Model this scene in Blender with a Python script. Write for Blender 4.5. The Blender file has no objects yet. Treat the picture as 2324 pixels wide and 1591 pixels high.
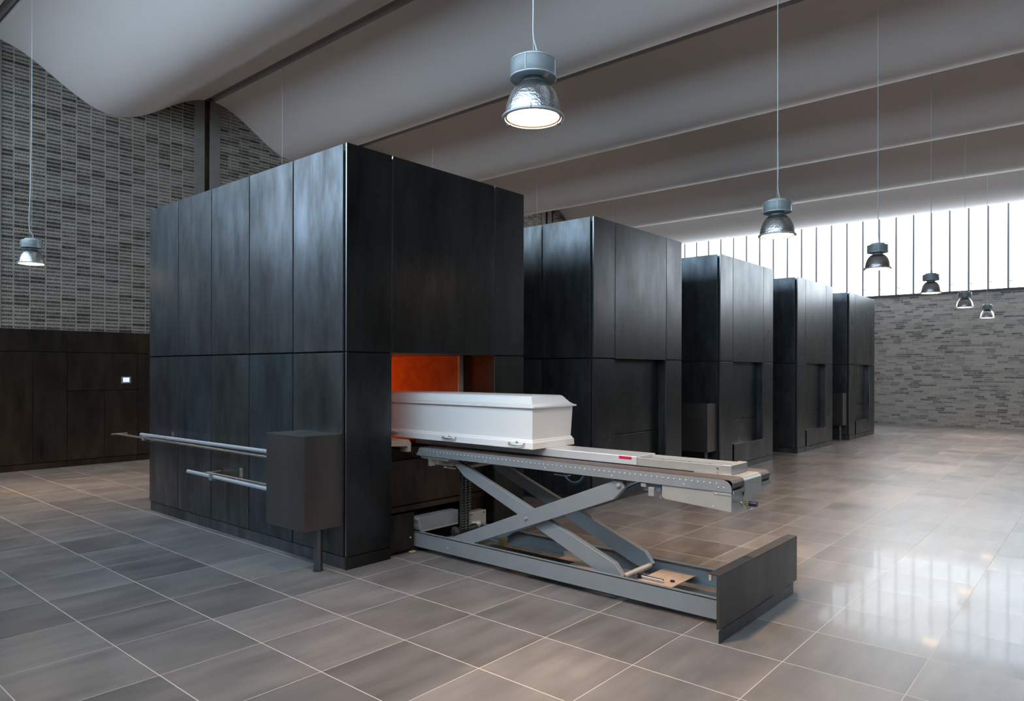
import bpy, bmesh, math, random
import numpy as np
from mathutils import Vector, Matrix
random.seed(7)
sc = bpy.context.scene
COL = sc.collection
PI = math.pi

# ------------------------------------------------------------------ camera
YAW, ROLL, FPX = 0.7092660609, -0.0018408514, 1594.315
cam_d = bpy.data.cameras.new('camera')
cam = bpy.data.objects.new('camera', cam_d); COL.objects.link(cam); sc.camera = cam
cam_d.sensor_width = 36.0; cam_d.sensor_fit = 'HORIZONTAL'
cam_d.lens = FPX / 2324.0 * 36.0
cam_d.shift_y = (840.294 - 795.5) / 2324.0
cam_d.clip_start = 0.05; cam_d.clip_end = 200
cam.location = (-3.39027, -4.64697, 1.6)
rot = Matrix.Rotation(YAW - PI/2, 4, 'Z') @ Matrix.Rotation(PI/2, 4, 'X') @ Matrix.Rotation(-ROLL, 4, 'Z')
cam.rotation_euler = rot.to_euler()

# ------------------------------------------------------------------ world, exposure
w = bpy.data.worlds.new('world'); sc.world = w; w.use_nodes = True
bgn = w.node_tree.nodes['Background']
bgn.inputs[0].default_value = (0.80, 0.90, 1.0, 1); bgn.inputs[1].default_value = 1.0
vs = sc.view_settings
vs.view_transform = 'Standard'; vs.look = 'None'; vs.gamma = 1.0; vs.use_curve_mapping = False
vs.exposure = 0.66
sc.cycles.max_bounces = 14; sc.cycles.diffuse_bounces = 8; sc.cycles.glossy_bounces = 6
FAR_WIN = 4.8          # radiance of the frosted daylight panes, far gable
NEAR_WIN = 4.0         # the same band in the opposite gable, behind the viewer's left
LAMP = 22.0
SPOT = 255.0          # watts of each lamp's beam            # radiance of the lamp lenses
GLOW = 9.0            # furnace glow, watts

# ------------------------------------------------------------------ material helpers
def mat(name):
    m = bpy.data.materials.new(name); m.use_nodes = True
    nt = m.node_tree
    return m, nt, nt.nodes['Principled BSDF']
def N(nt, t, **kw):
    n = nt.nodes.new(t)
    for k, v in kw.items():
        if k.startswith('i_'): n.inputs[int(k[2:])].default_value = v
        else: setattr(n, k, v)
    return n
def L(nt, a, b): nt.links.new(a, b)
def math_n(nt, op, a, b=None, c=None):
    n = nt.nodes.new('ShaderNodeMath'); n.operation = op
    for i, v in enumerate((a, b, c)):
        if v is None: continue
        if isinstance(v, (int, float)): n.inputs[i].default_value = v
        else: L(nt, v, n.inputs[i])
    return n.outputs[0]
def mix_col(nt, fac, a, b, mode='MIX'):
    n = nt.nodes.new('ShaderNodeMix'); n.data_type = 'RGBA'; n.blend_type = mode
    for i, v in ((0, fac), (6, a), (7, b)):
        if isinstance(v, (int, float)): n.inputs[i].default_value = v
        elif isinstance(v, tuple): n.inputs[i].default_value = v
        else: L(nt, v, n.inputs[i])
    return n.outputs[2]
def ramp(nt, fac, stops):
    n = nt.nodes.new('ShaderNodeValToRGB')
    cr = n.color_ramp
    while len(cr.elements) < len(stops): cr.elements.new(0.5)
    for e, (p, c) in zip(cr.elements, stops): e.position = p; e.color = c
    L(nt, fac, n.inputs[0]); return n.outputs[0]
def g(v, t=(1, 1, 1)): return (v*t[0], v*t[1], v*t[2], 1)
def noise(nt, vec, scale, detail=4, rough=0.55):
    n = N(nt, 'ShaderNodeTexNoise'); n.inputs['Scale'].default_value = scale
    n.inputs['Detail'].default_value = detail; n.inputs['Roughness'].default_value = rough
    L(nt, vec, n.inputs['Vector']); return n.outputs[0]
def mapped(nt, scale, coord='Object', rnd=False):
    tc = N(nt, 'ShaderNodeTexCoord'); mp = N(nt, 'ShaderNodeMapping')
    mp.inputs['Scale'].default_value = scale; L(nt, tc.outputs[coord], mp.inputs[0])
    if rnd:
        oi = N(nt, 'ShaderNodeObjectInfo')
        m1 = math_n(nt, 'MULTIPLY', oi.outputs['Random'], 37.0)
        cx = N(nt, 'ShaderNodeCombineXYZ'); L(nt, m1, cx.inputs[0]); L(nt, m1, cx.inputs[1]); L(nt, m1, cx.inputs[2])
        L(nt, cx.outputs[0], mp.inputs['Location'])
    return mp.outputs[0]
def bump(nt, h, strength, dist, bs):
    b = N(nt, 'ShaderNodeBump'); b.inputs['Strength'].default_value = strength
    b.inputs['Distance'].default_value = dist; L(nt, h, b.inputs['Height']); L(nt, b.outputs[0], bs.inputs['Normal'])

def steel(name, base, tint, metallic, r0, r1, streak=(7, 7, 1.7), contrast=0.8):
    """hot-rolled blackened sheet: vertical wipe streaks, cloudy patina, every sheet its own"""
    m, nt, bs = mat(name)
    v = mapped(nt, streak, rnd=True); v2 = mapped(nt, (1.6, 1.6, 0.9), rnd=True); v3 = mapped(nt, (45, 45, 4.5), rnd=True)
    a = noise(nt, v, 1.0, 5, 0.6); b = noise(nt, v2, 1.3, 4, 0.55); c = noise(nt, v3, 1.0, 2, 0.5)
    s = math_n(nt, 'ADD', math_n(nt, 'MULTIPLY', a, 0.40), math_n(nt, 'MULTIPLY', b, 0.54))
    s = math_n(nt, 'ADD', s, math_n(nt, 'MULTIPLY', c, 0.10))
    lo, hi = base*(1-contrast), base*(1+contrast)
    col = ramp(nt, s, [(0.30, g(lo, tint)), (0.50, g(base, tint)), (0.68, g(hi, (tint[0]*0.95, tint[1], tint[2]*1.06)))])
    oi = N(nt, 'ShaderNodeObjectInfo')
    hue = ramp(nt, oi.outputs['Random'], [(0.0, (0.86, 0.95, 1.0, 1)), (0.35, (1, 1, 1, 1)), (0.7, (1.06, 1.0, 1.0, 1)), (1.0, (1.0, 1.0, 0.90, 1))])
    col = mix_col(nt, 1.0, col, hue, 'MULTIPLY')
    L(nt, col, bs.inputs['Base Color'])
    bs.inputs['Metallic'].default_value = metallic
    rr = N(nt, 'ShaderNodeMapRange'); rr.inputs[1].default_value = 0.3; rr.inputs[2].default_value = 0.7
    rr.inputs[3].default_value = r1; rr.inputs[4].default_value = r0; L(nt, s, rr.inputs[0]); L(nt, rr.outputs[0], bs.inputs['Roughness'])
    return m
M = {}
M['steel'] = steel('blackened_steel_lit', 0.125, (0.90, 1.0, 1.08), 0.85, 0.29, 0.43)  # lit copy: lighter base and blue tint carry the daylight on the sides
M['steel_front_shaded'] = steel('blackened_steel_front_shaded', 0.038, (0.98, 1.0, 1.0), 0.85, 0.25, 0.36, streak=(5, 5, 1.2))  # same sheet as the sides, shade of the unlit fronts put into its base
M['steel_brown'] = steel('brown_steel', 0.040, (1.25, 1.0, 0.80), 0.75, 0.32, 0.46)
M['steel_box'] = steel('box_steel', 0.056, (1.07, 1.0, 0.95), 0.3, 0.38, 0.46, streak=(4, 4, 1.5), contrast=0.4)

def simple(name, col, metallic=0.0, rough=0.5, var=0.0, scale=20.0, coat=0.0, bmp=0.0):
    m, nt, bs = mat(name)
    if var > 0:
        v = mapped(nt, (1, 1, 1)); n = noise(nt, v, scale, 4)
        c = ramp(nt, n, [(0.3, tuple(x*(1-var) for x in col)+(1,)), (0.7, tuple(min(1, x*(1+var)) for x in col)+(1,))])
        L(nt, c, bs.inputs['Base Color'])
        if bmp: bump(nt, n, bmp, 0.005, bs)
    else: bs.inputs['Base Color'].default_value = tuple(col)+(1,)
    bs.inputs['Metallic'].default_value = metallic; bs.inputs['Roughness'].default_value = rough
    bs.inputs['Coat Weight'].default_value = coat
    return m
M['edge'] = simple('cut_steel_edge', (0.34, 0.36, 0.39), 0.9, 0.32)
M['dark'] = simple('dark_void_steel', (0.012, 0.011, 0.010), 0.3, 0.6, 0.2)
M['carcass'] = simple('carcass_steel', (0.02, 0.019, 0.018), 0.3, 0.6, 0.2)
M['paint'] = simple('grey_blue_paint', (0.225, 0.252, 0.272), 0.0, 0.38, 0.05, 6, 0.15)
M['stainless'] = simple('stainless', (0.50, 0.495, 0.46), 0.45, 0.36, 0.06, 8)
M['alu'] = simple('aluminium', (0.62, 0.61, 0.57), 0.7, 0.38, 0.05, 14)
M['chrome'] = simple('chrome', (0.75, 0.76, 0.78), 1.0, 0.14)
M['rod'] = simple('galvanised_rod', (0.55, 0.60, 0.66), 0.45, 0.35, 0.12, 60)
M['rod2'] = simple('bright_rod', (0.62, 0.58, 0.54), 0.9, 0.25)
M['belt'] = simple('brown_belt', (0.105, 0.078, 0.066), 0.0, 0.45, 0.25, 40)
M['carriage'] = simple('carriage_sheet', (0.66, 0.68, 0.70), 0.3, 0.35, 0.03, 4)
M['red'] = simple('red_reflector', (0.62, 0.012, 0.055), 0.0, 0.3)
M['white'] = simple('white_lacquer', (0.90, 0.90, 0.89), 0.0, 0.34, 0.015, 3, 0.1)
M['pin'] = simple('pin_white', (0.85, 0.87, 0.88), 0.2, 0.3)
M['handle'] = simple('coffin_handle_metal', (0.45, 0.46, 0.44), 0.8, 0.3)
M['black'] = simple('black_rubber', (0.012, 0.012, 0.014), 0.0, 0.45)
M['chain'] = simple('chain_steel', (0.18, 0.19, 0.19), 0.9, 0.35, 0.3, 90)
M['brass'] = simple('brass', (0.55, 0.42, 0.20), 0.9, 0.35)
M['hose'] = simple('blue_hose', (0.01, 0.17, 0.50), 0.0, 0.3)
M['navy'] = simple('navy_plastic', (0.012, 0.016, 0.07), 0.0, 0.35)
M['yellow'] = simple('yellow_ring', (0.55, 0.38, 0.03), 0.0, 0.4)
M['tan'] = simple('tan_plate', (0.50, 0.38, 0.29), 0.1, 0.5, 0.12, 9)
M['galv'] = simple('galvanised_sheet', (0.60, 0.65, 0.66), 0.6, 0.4, 0.05, 7)
M['concrete'] = simple('concrete', (0.20, 0.19, 0.17), 0.0, 0.75, 0.10, 6, 0, 0.1)
M['ceiling'] = simple('plaster_ceiling', (0.70, 0.655, 0.635), 0.0, 0.75, 0.012, 1.2)
M['groove'] = simple('groove_paint', (0.20, 0.20, 0.20), 0.0, 0.7)
M['lamp_grey'] = simple('lamp_grey_paint', (0.235, 0.275, 0.29), 0.1, 0.4)
M['lamp_rim'] = simple('lamp_rim_grey', (0.42, 0.46, 0.48), 0.2, 0.35)
M['cord'] = simple('white_cord', (0.62, 0.64, 0.65), 0.0, 0.5)
M['mullion'] = simple('mullion_grey', (0.07, 0.07, 0.085), 0.2, 0.5)

M['bronze'] = simple('bronze_ring', (0.16, 0.085, 0.035), 0.6, 0.4)
M['bezel'] = simple('bezel_grey', (0.22, 0.22, 0.24), 0.1, 0.5)

# hammered reflector of the pendants
m, nt, bs = mat('hammered_aluminium'); M['hammer'] = m
bs.inputs['Base Color'].default_value = (0.62, 0.64, 0.66, 1); bs.inputs['Metallic'].default_value = 1.0; bs.inputs['Roughness'].default_value = 0.24
tc = N(nt, 'ShaderNodeTexCoord'); vo = N(nt, 'ShaderNodeTexVoronoi'); vo.inputs['Scale'].default_value = 75
L(nt, tc.outputs['Object'], vo.inputs['Vector']); bump(nt, vo.outputs['Distance'], 0.35, 0.004, bs)

def emis(name, col, s):
    m, nt, bs = mat(name)
    bs.inputs['Base Color'].default_value = (0.8, 0.8, 0.8, 1)
    bs.inputs['Emission Color'].default_value = tuple(col)+(1,); bs.inputs['Emission Strength'].default_value = s
    bs.inputs['Roughness'].default_value = 0.3
    return m
M['pane_far'] = emis('frosted_daylight_pane', (0.80, 0.91, 1.0), FAR_WIN)
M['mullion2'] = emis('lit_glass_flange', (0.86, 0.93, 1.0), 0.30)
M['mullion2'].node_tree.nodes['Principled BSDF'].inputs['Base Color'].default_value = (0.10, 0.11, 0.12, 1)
M['pane_near'] = emis('frosted_daylight_pane_cool', (0.62, 0.82, 1.0), NEAR_WIN)
M['lens'] = emis('lamp_lens', (1.0, 0.70, 0.43), LAMP)
# control screen
m, nt, bs = mat('control_screen'); M['screen'] = m
bs.inputs['Base Color'].default_value = (0.3, 0.33, 0.4, 1)
bs.inputs['Emission Color'].default_value = (0.50, 0.58, 0.82, 1); bs.inputs['Emission Strength'].default_value = 0.95
M['screen_mark'] = emis('screen_mark', (0.22, 0.28, 0.42), 0.9)

# hot refractory lining
m, nt, bs = mat('refractory'); M['refractory'] = m
v = mapped(nt, (1, 1, 1)); a = noise(nt, v, 9, 5)
L(nt, ramp(nt, a, [(0.3, (0.34, 0.10, 0.04, 1)), (0.7, (0.50, 0.17, 0.07, 1))]), bs.inputs['Base Color'])
bs.inputs['Roughness'].default_value = 0.8; bump(nt, a, 0.3, 0.01, bs)
# floor tiles
TX, TY, TX0, TY0 = 0.57798, 0.60152, -1.79984, -1.45728
m, nt, bs = mat('stone_floor_tiles'); M['floor'] = m
tc = N(nt, 'ShaderNodeTexCoord'); sp = N(nt, 'ShaderNodeSeparateXYZ'); L(nt, tc.outputs['Object'], sp.inputs[0])
ux = math_n(nt, 'DIVIDE', math_n(nt, 'SUBTRACT', sp.outputs[0], TX0), TX)
uy = math_n(nt, 'DIVIDE', math_n(nt, 'SUBTRACT', sp.outputs[1], TY0), TY)
fx, fy = math_n(nt, 'FLOOR', ux), math_n(nt, 'FLOOR', uy)
rx, ry = math_n(nt, 'FRACT', ux), math_n(nt, 'FRACT', uy)
cb = N(nt, 'ShaderNodeCombineXYZ'); L(nt, fx, cb.inputs[0]); L(nt, fy, cb.inputs[1])
wn = N(nt, 'ShaderNodeTexWhiteNoise'); L(nt, cb.outputs[0], wn.inputs['Vector'])
def edge(nt, r, size, gw):
    d = math_n(nt, 'MULTIPLY', math_n(nt, 'MINIMUM', r, math_n(nt, 'SUBTRACT', 1.0, r)), size)
    return math_n(nt, 'LESS_THAN', d, gw)
gx = edge(nt, rx, TX, 0.0028); gy = edge(nt, ry, TY, 0.0020)
grout = math_n(nt, 'MAXIMUM', gx, gy)
sc_v = N(nt, 'ShaderNodeVectorMath'); sc_v.operation = 'MULTIPLY'; L(nt, tc.outputs['Object'], sc_v.inputs[0]); sc_v.inputs[1].default_value = (0.9, 6.0, 1)
of_v = N(nt, 'ShaderNodeVectorMath'); of_v.operation = 'MULTIPLY_ADD'; L(nt, wn.outputs['Color'], of_v.inputs[0]); of_v.inputs[1].default_value = (30, 30, 30); L(nt, sc_v.outputs[0], of_v.inputs[2])
s1 = noise(nt, of_v.outputs[0], 1.3, 6, 0.6)
of2 = N(nt, 'ShaderNodeVectorMath'); of2.operation = 'MULTIPLY_ADD'; L(nt, wn.outputs['Color'], of2.inputs[0]); of2.inputs[1].default_value = (30, 30, 30); L(nt, tc.outputs['Object'], of2.inputs[2])
s2 = noise(nt, of2.outputs[0], 1.7, 4, 0.5)
s3 = noise(nt, tc.outputs['Object'], 230, 2, 0.5)
tone = math_n(nt, 'ADD', math_n(nt, 'MULTIPLY', s1, 0.42), math_n(nt, 'MULTIPLY', s2, 0.38))
tone = math_n(nt, 'ADD', tone, math_n(nt, 'MULTIPLY', wn.outputs['Value'], 0.16))
tone = math_n(nt, 'ADD', tone, math_n(nt, 'MULTIPLY', s3, 0.12))
tcol = ramp(nt, tone, [(0.36, (0.112, 0.108, 0.111, 1)), (0.53, (0.187, 0.180, 0.179, 1)), (0.69, (0.268, 0.256, 0.251, 1))])
gm = math_n(nt, 'LESS_THAN', math_n(nt, 'ABSOLUTE', math_n(nt, 'SUBTRACT', ux, 4.0)), 0.5)
col = mix_col(nt, grout, tcol, (0.62, 0.58, 0.54, 1))
L(nt, col, bs.inputs['Base Color'])
rg = N(nt, 'ShaderNodeMapRange'); rg.inputs[1].default_value = 0.3; rg.inputs[2].default_value = 0.7; rg.inputs[3].default_value = 0.29; rg.inputs[4].default_value = 0.36
L(nt, s2, rg.inputs[0]); L(nt, math_n(nt, 'MAXIMUM', rg.outputs[0], math_n(nt, 'MULTIPLY', grout, 0.7)), bs.inputs['Roughness'])
wob = noise(nt, tc.outputs['Object'], 5.0, 2)
bs.inputs['Specular IOR Level'].default_value = 0.75
hh = math_n(nt, 'SUBTRACT', math_n(nt, 'MULTIPLY', wob, 0.55), grout); bump(nt, hh, 0.18, 0.002, bs)
bs.inputs['Coat Weight'].default_value = 0.10; bs.inputs['Coat Roughness'].default_value = 0.06

# perforated brick colour (holes are real)
BW, BH, BX0, BZ0 = 0.2192, 0.0610, 0.530, 2.235
def brickmat(name, ax, bw, bh, x0, z0, stack, cols, mort, mcol, rough=0.85):
    m, nt, bs = mat(name)
    tc = N(nt, 'ShaderNodeTexCoord'); sp = N(nt, 'ShaderNodeSeparateXYZ'); L(nt, tc.outputs['Object'], sp.inputs[0])
    uz = math_n(nt, 'DIVIDE', math_n(nt, 'SUBTRACT', sp.outputs[2], z0), bh); fz = math_n(nt, 'FLOOR', uz)
    ux = math_n(nt, 'DIVIDE', math_n(nt, 'SUBTRACT', sp.outputs[ax], x0), bw)
    if not stack:
        wz = N(nt, 'ShaderNodeTexWhiteNoise'); wz.noise_dimensions = '1D'; L(nt, fz, wz.inputs['W'])
        ux = math_n(nt, 'ADD', ux, wz.outputs['Value'])
    fx = math_n(nt, 'FLOOR', ux)
    rx, rz = math_n(nt, 'FRACT', ux), math_n(nt, 'FRACT', uz)
    e = math_n(nt, 'MAXIMUM', edge(nt, rx, bw, mort), edge(nt, rz, bh, mort))
    cb = N(nt, 'ShaderNodeCombineXYZ'); L(nt, fx, cb.inputs[0]); L(nt, fz, cb.inputs[1])
    wn = N(nt, 'ShaderNodeTexWhiteNoise'); L(nt, cb.outputs[0], wn.inputs['Vector'])
    n = noise(nt, tc.outputs['Object'], 14, 5, 0.65); n2 = noise(nt, tc.outputs['Object'], 0.9, 3)
    t = math_n(nt, 'ADD', wn.outputs['Value'], math_n(nt, 'MULTIPLY', math_n(nt, 'SUBTRACT', n, 0.5), 0.8))
    t = math_n(nt, 'ADD', t, math_n(nt, 'MULTIPLY', math_n(nt, 'SUBTRACT', n2, 0.5), 0.5))
    c = ramp(nt, t, cols)
    c = mix_col(nt, math_n(nt, 'MULTIPLY', e, 0.8), c, mcol)
    L(nt, c, bs.inputs['Base Color']); bs.inputs['Roughness'].default_value = rough
    bump(nt, math_n(nt, 'SUBTRACT', math_n(nt, 'MULTIPLY', n, 0.5), math_n(nt, 'MULTIPLY', e, 0.6)), 0.4, 0.006, bs)
    return m
M['perf'] = brickmat('perforated_brick', 0, BW, BH, BX0, BZ0, True,
    [(0.0, (0.10, 0.088, 0.075, 1)), (0.25, (0.19, 0.172, 0.148, 1)), (0.55, (0.27, 0.247, 0.217, 1)), (1.0, (0.31, 0.285, 0.25, 1))], 0.0045, (0.35, 0.325, 0.29, 1))
M['brick_y'] = brickmat('long_grey_brick', 1, 0.25, 0.0605, 0.0, 0.0, False,
    [(0.0, (0.17, 0.17, 0.18, 1)), (0.12, (0.25, 0.245, 0.24, 1)), (0.35, (0.37, 0.36, 0.335, 1)), (0.65, (0.46, 0.445, 0.415, 1)), (1.0, (0.52, 0.50, 0.47, 1))], 0.005, (0.60, 0.575, 0.54, 1))
M['brick_x'] = brickmat('long_grey_brick_x', 0, 0.34, 0.0605, 0.0, 0.0, False,
    [(0.0, (0.050, 0.050, 0.055, 1)), (0.13, (0.085, 0.083, 0.082, 1)), (0.30, (0.165, 0.155, 0.138, 1)), (0.6, (0.205, 0.193, 0.170, 1)), (1.0, (0.235, 0.222, 0.198, 1))], 0.005, (0.27, 0.255, 0.23, 1))

# ------------------------------------------------------------------ geometry helpers (world coordinates unless a parent is given)
class MB:
    def __init__(s): s.bm = bmesh.new()
    def box(s, x0, x1, y0, y1, z0, z1, bev=0.0):
        r = bmesh.ops.create_cube(s.bm, size=1.0)
        vs_ = r['verts']
        for v in vs_:
            v.co = Vector(((x0+x1)/2 + v.co.x*(x1-x0), (y0+y1)/2 + v.co.y*(y1-y0), (z0+z1)/2 + v.co.z*(z1-z0)))
        if bev > 0:
            es = list({e for v in vs_ for e in v.link_edges})
            bmesh.ops.bevel(s.bm, geom=es, offset=bev, segments=2, profile=0.5, affect='EDGES')
        return s
    def poly(s, pts, axis, a, b, bev=0.0):
        """pts: 2-D outline in the two other axes (in xyz order), extruded along axis from a to b"""
        def mk(p, t):
            return Vector((t, p[0], p[1])) if axis == 'X' else Vector((p[0], t, p[1])) if axis == 'Y' else Vector((p[0], p[1], t))
        va = [s.bm.verts.new(mk(p, a)) for p in pts]; vb = [s.bm.verts.new(mk(p, b)) for p in pts]
        fs = [s.bm.faces.new(va), s.bm.faces.new(list(reversed(vb)))]
        n = len(pts)
        for i in range(n): fs.append(s.bm.faces.new((va[i], vb[i], vb[(i+1) % n], va[(i+1) % n])))
        bmesh.ops.recalc_face_normals(s.bm, faces=fs)
        if bev > 0:
            es = list({e for f in fs for e in f.edges})
            bmesh.ops.bevel(s.bm, geom=es, offset=bev, segments=1, profile=0.5, affect='EDGES')
        return s
    def cyl(s, c, axis, r, length, seg=24, r2=None, bev=0.0):
        mt = Matrix.Translation(Vector(c))
        if axis == 'X': mt = mt @ Matrix.Rotation(PI/2, 4, 'Y')
        elif axis == 'Y': mt = mt @ Matrix.Rotation(-PI/2, 4, 'X')
        bmesh.ops.create_cone(s.bm, cap_ends=True, segments=seg, radius1=r, radius2=r if r2 is None else r2, depth=length, matrix=mt)
        return s
    def tube(s, pts, r, seg=10):
        pts = [Vector(p) for p in pts]; rings = []
        for i, p in enumerate(pts):
            t = (pts[min(i+1, len(pts)-1)] - pts[max(i-1, 0)]).normalized()
            up = Vector((0, 0, 1)) if abs(t.z) < 0.9 else Vector((1, 0, 0))
            u = t.cross(up).normalized(); v = t.cross(u).normalized()
            rings.append([s.bm.verts.new(p + (u*math.cos(2*PI*k/seg) + v*math.sin(2*PI*k/seg))*r) for k in range(seg)])
        for a, b in zip(rings, rings[1:]):
            for k in range(seg): s.bm.faces.new((a[k], a[(k+1) % seg], b[(k+1) % seg], b[k]))
        s.bm.faces.new(rings[0]); s.bm.faces.new(list(reversed(rings[-1])))
        bmesh.ops.recalc_face_normals(s.bm, faces=s.bm.faces[:])
        return s
    def lathe(s, prof, c=(0, 0, 0), seg=48, closed=False):
        c = Vector(c); rings = []
        for r, z in prof:
            rings.append([s.bm.verts.new(c + Vector((r*math.cos(2*PI*k/seg), r*math.sin(2*PI*k/seg), z))) for k in range(seg)])
        pairs = list(zip(rings, rings[1:]))
        if closed: pairs.append((rings[-1], rings[0]))
        fs = []
        for a, b in pairs:
            for k in range(seg): fs.append(s.bm.faces.new((a[k], a[(k+1) % seg], b[(k+1) % seg], b[k])))
        bmesh.ops.recalc_face_normals(s.bm, faces=fs)
        return s
    def spline(s, pts, r, seg=10, n=5):
        P_ = [Vector(p) for p in pts]; P_ = [P_[0]*2-P_[1]] + P_ + [P_[-1]*2-P_[-2]]; out = []
        for i in range(1, len(P_)-2):
            a, b, c, d = P_[i-1:i+3]
            for k in range(n):
                t = k/n
                out.append(0.5*((2*b)+(c-a)*t+(2*a-5*b+4*c-d)*t*t+(3*b-a-3*c+d)*t**3))
        out.append(P_[-2])
        return s.tube(out, r, seg)
    def build(s, name, m, parent=None, smooth=False, label=None):
        me = bpy.data.meshes.new(name)
        if parent is not None:      # vertices were given in world space; keep the part's origin at its own centre
            off = Vector(parent.get('_org', (0, 0, 0)))
            c = sum((v.co for v in s.bm.verts), Vector())/max(1, len(s.bm.verts))
            if parent.type != 'EMPTY': off = Vector(parent.get('_org', (0, 0, 0)))
            bmesh.ops.translate(s.bm, verts=s.bm.verts[:], vec=-c)
        s.bm.to_mesh(me); s.bm.free()
        if smooth:
            for p in me.polygons: p.use_smooth = True
            try: me.set_sharp_from_angle(angle=math.radians(38))
            except Exception: pass
        me.materials.append(m)
        o = bpy.data.objects.new(name, me); COL.objects.link(o)
        if parent is not None:
            o.parent = parent; o.location = c - off; ORG[o.name] = c; o['_org'] = tuple(c)
        if label: o['label'] = label
        return o
ORG = {}
def sheet(axis, x0, x1, y0, y1, z0, z1, name, m, parent, bev=0.0015):
    o = MB().box(x0, x1, y0, y1, z0, z1, bev).build(name, m, parent)
    o.data.materials.append(M['edge'])
    k = 'XYZ'.index(axis)
    for p in o.data.polygons:
        if abs(p.normal[k]) < 0.3: p.material_index = 1
    return o
def root(name, loc, label, cat, group=None):
    o = bpy.data.objects.new(name, None); COL.objects.link(o); o.location = loc; o.empty_display_size = 0.2
    o['label'] = label; o['category'] = cat; o['_org'] = tuple(loc)
    if group: o['group'] = group
    return o
def tag(o, label, cat, group=None):
    o['label'] = label; o['category'] = cat
    if group: o['group'] = group
    return o
def struct(o): o['kind'] = 'structure'; return o
def copy_tree(o, parent=None):
    c = o.copy(); COL.objects.link(c); c.parent = parent
    for ch in list(o.children): copy_tree(ch, c)
    return c

# ------------------------------------------------------------------ the hall
XL, XR, YF, YB = -4.25, 20.30, -9.8, 8.45
struct(MB().box(XL-0.2, XR+0.3, YF-0.2, YB+0.3, -0.2, 0.0).build('floor', M['floor']))

# wavy shell ceiling, waves run along Y, one groove per crest
PER = 3.5
sp_ = [(-PER/2 + PER*q/72, 6.345 + 0.37*math.cos(2*PI*(-PER/2 + PER*q/72 - 0.06)/PER)) for q in range(72)]
mb = MB(); line = []
x_c = 3.0 - 4*PER
while x_c < XR + 2:
    for dx, z in sp_:
        x = x_c + dx
        if XL-0.1 <= x <= XR+0.25:
            if abs(dx) < 0.055:
                continue
            line.append((x, z, dx))
    x_c += PER
pts = []
for i, (x, z, dx) in enumerate(line):
    pts.append((x, z))
    if i+1 < len(line) and dx < 0 and line[i+1][2] > 0 and line[i+1][0]-x < 0.4:
        nx = line[i+1][0]
        pts += [(x+0.001, z+0.16), (nx-0.001, z+0.16)]
pts_closed = [(p[0], p[1]) for p in pts] + [(pts[-1][0], 7.4), (pts[0][0], 7.4)]
bm = mb.bm
va = [bm.verts.new((x, YF-0.2, z)) for x, z in pts_closed]; vb = [bm.verts.new((x, YB+0.3, z)) for x, z in pts_closed]
for i in range(len(va)-1): bm.faces.new((va[i], vb[i], vb[i+1], va[i+1]))
o = struct(mb.build('ceiling', M['ceiling']))
for p in o.data.polygons: p.use_smooth = True
o.data.set_sharp_from_angle(angle=math.radians(35))
# strip lining each groove
x_c = 3.0 - 3*PER; k = 1
while x_c < XR:
    struct(MB().box(x_c-0.05, x_c+0.05, YF, YB-0.02, 6.765, 6.83).build('trim_%d' % k, M['groove'])); k += 1
    x_c += PER

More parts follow.
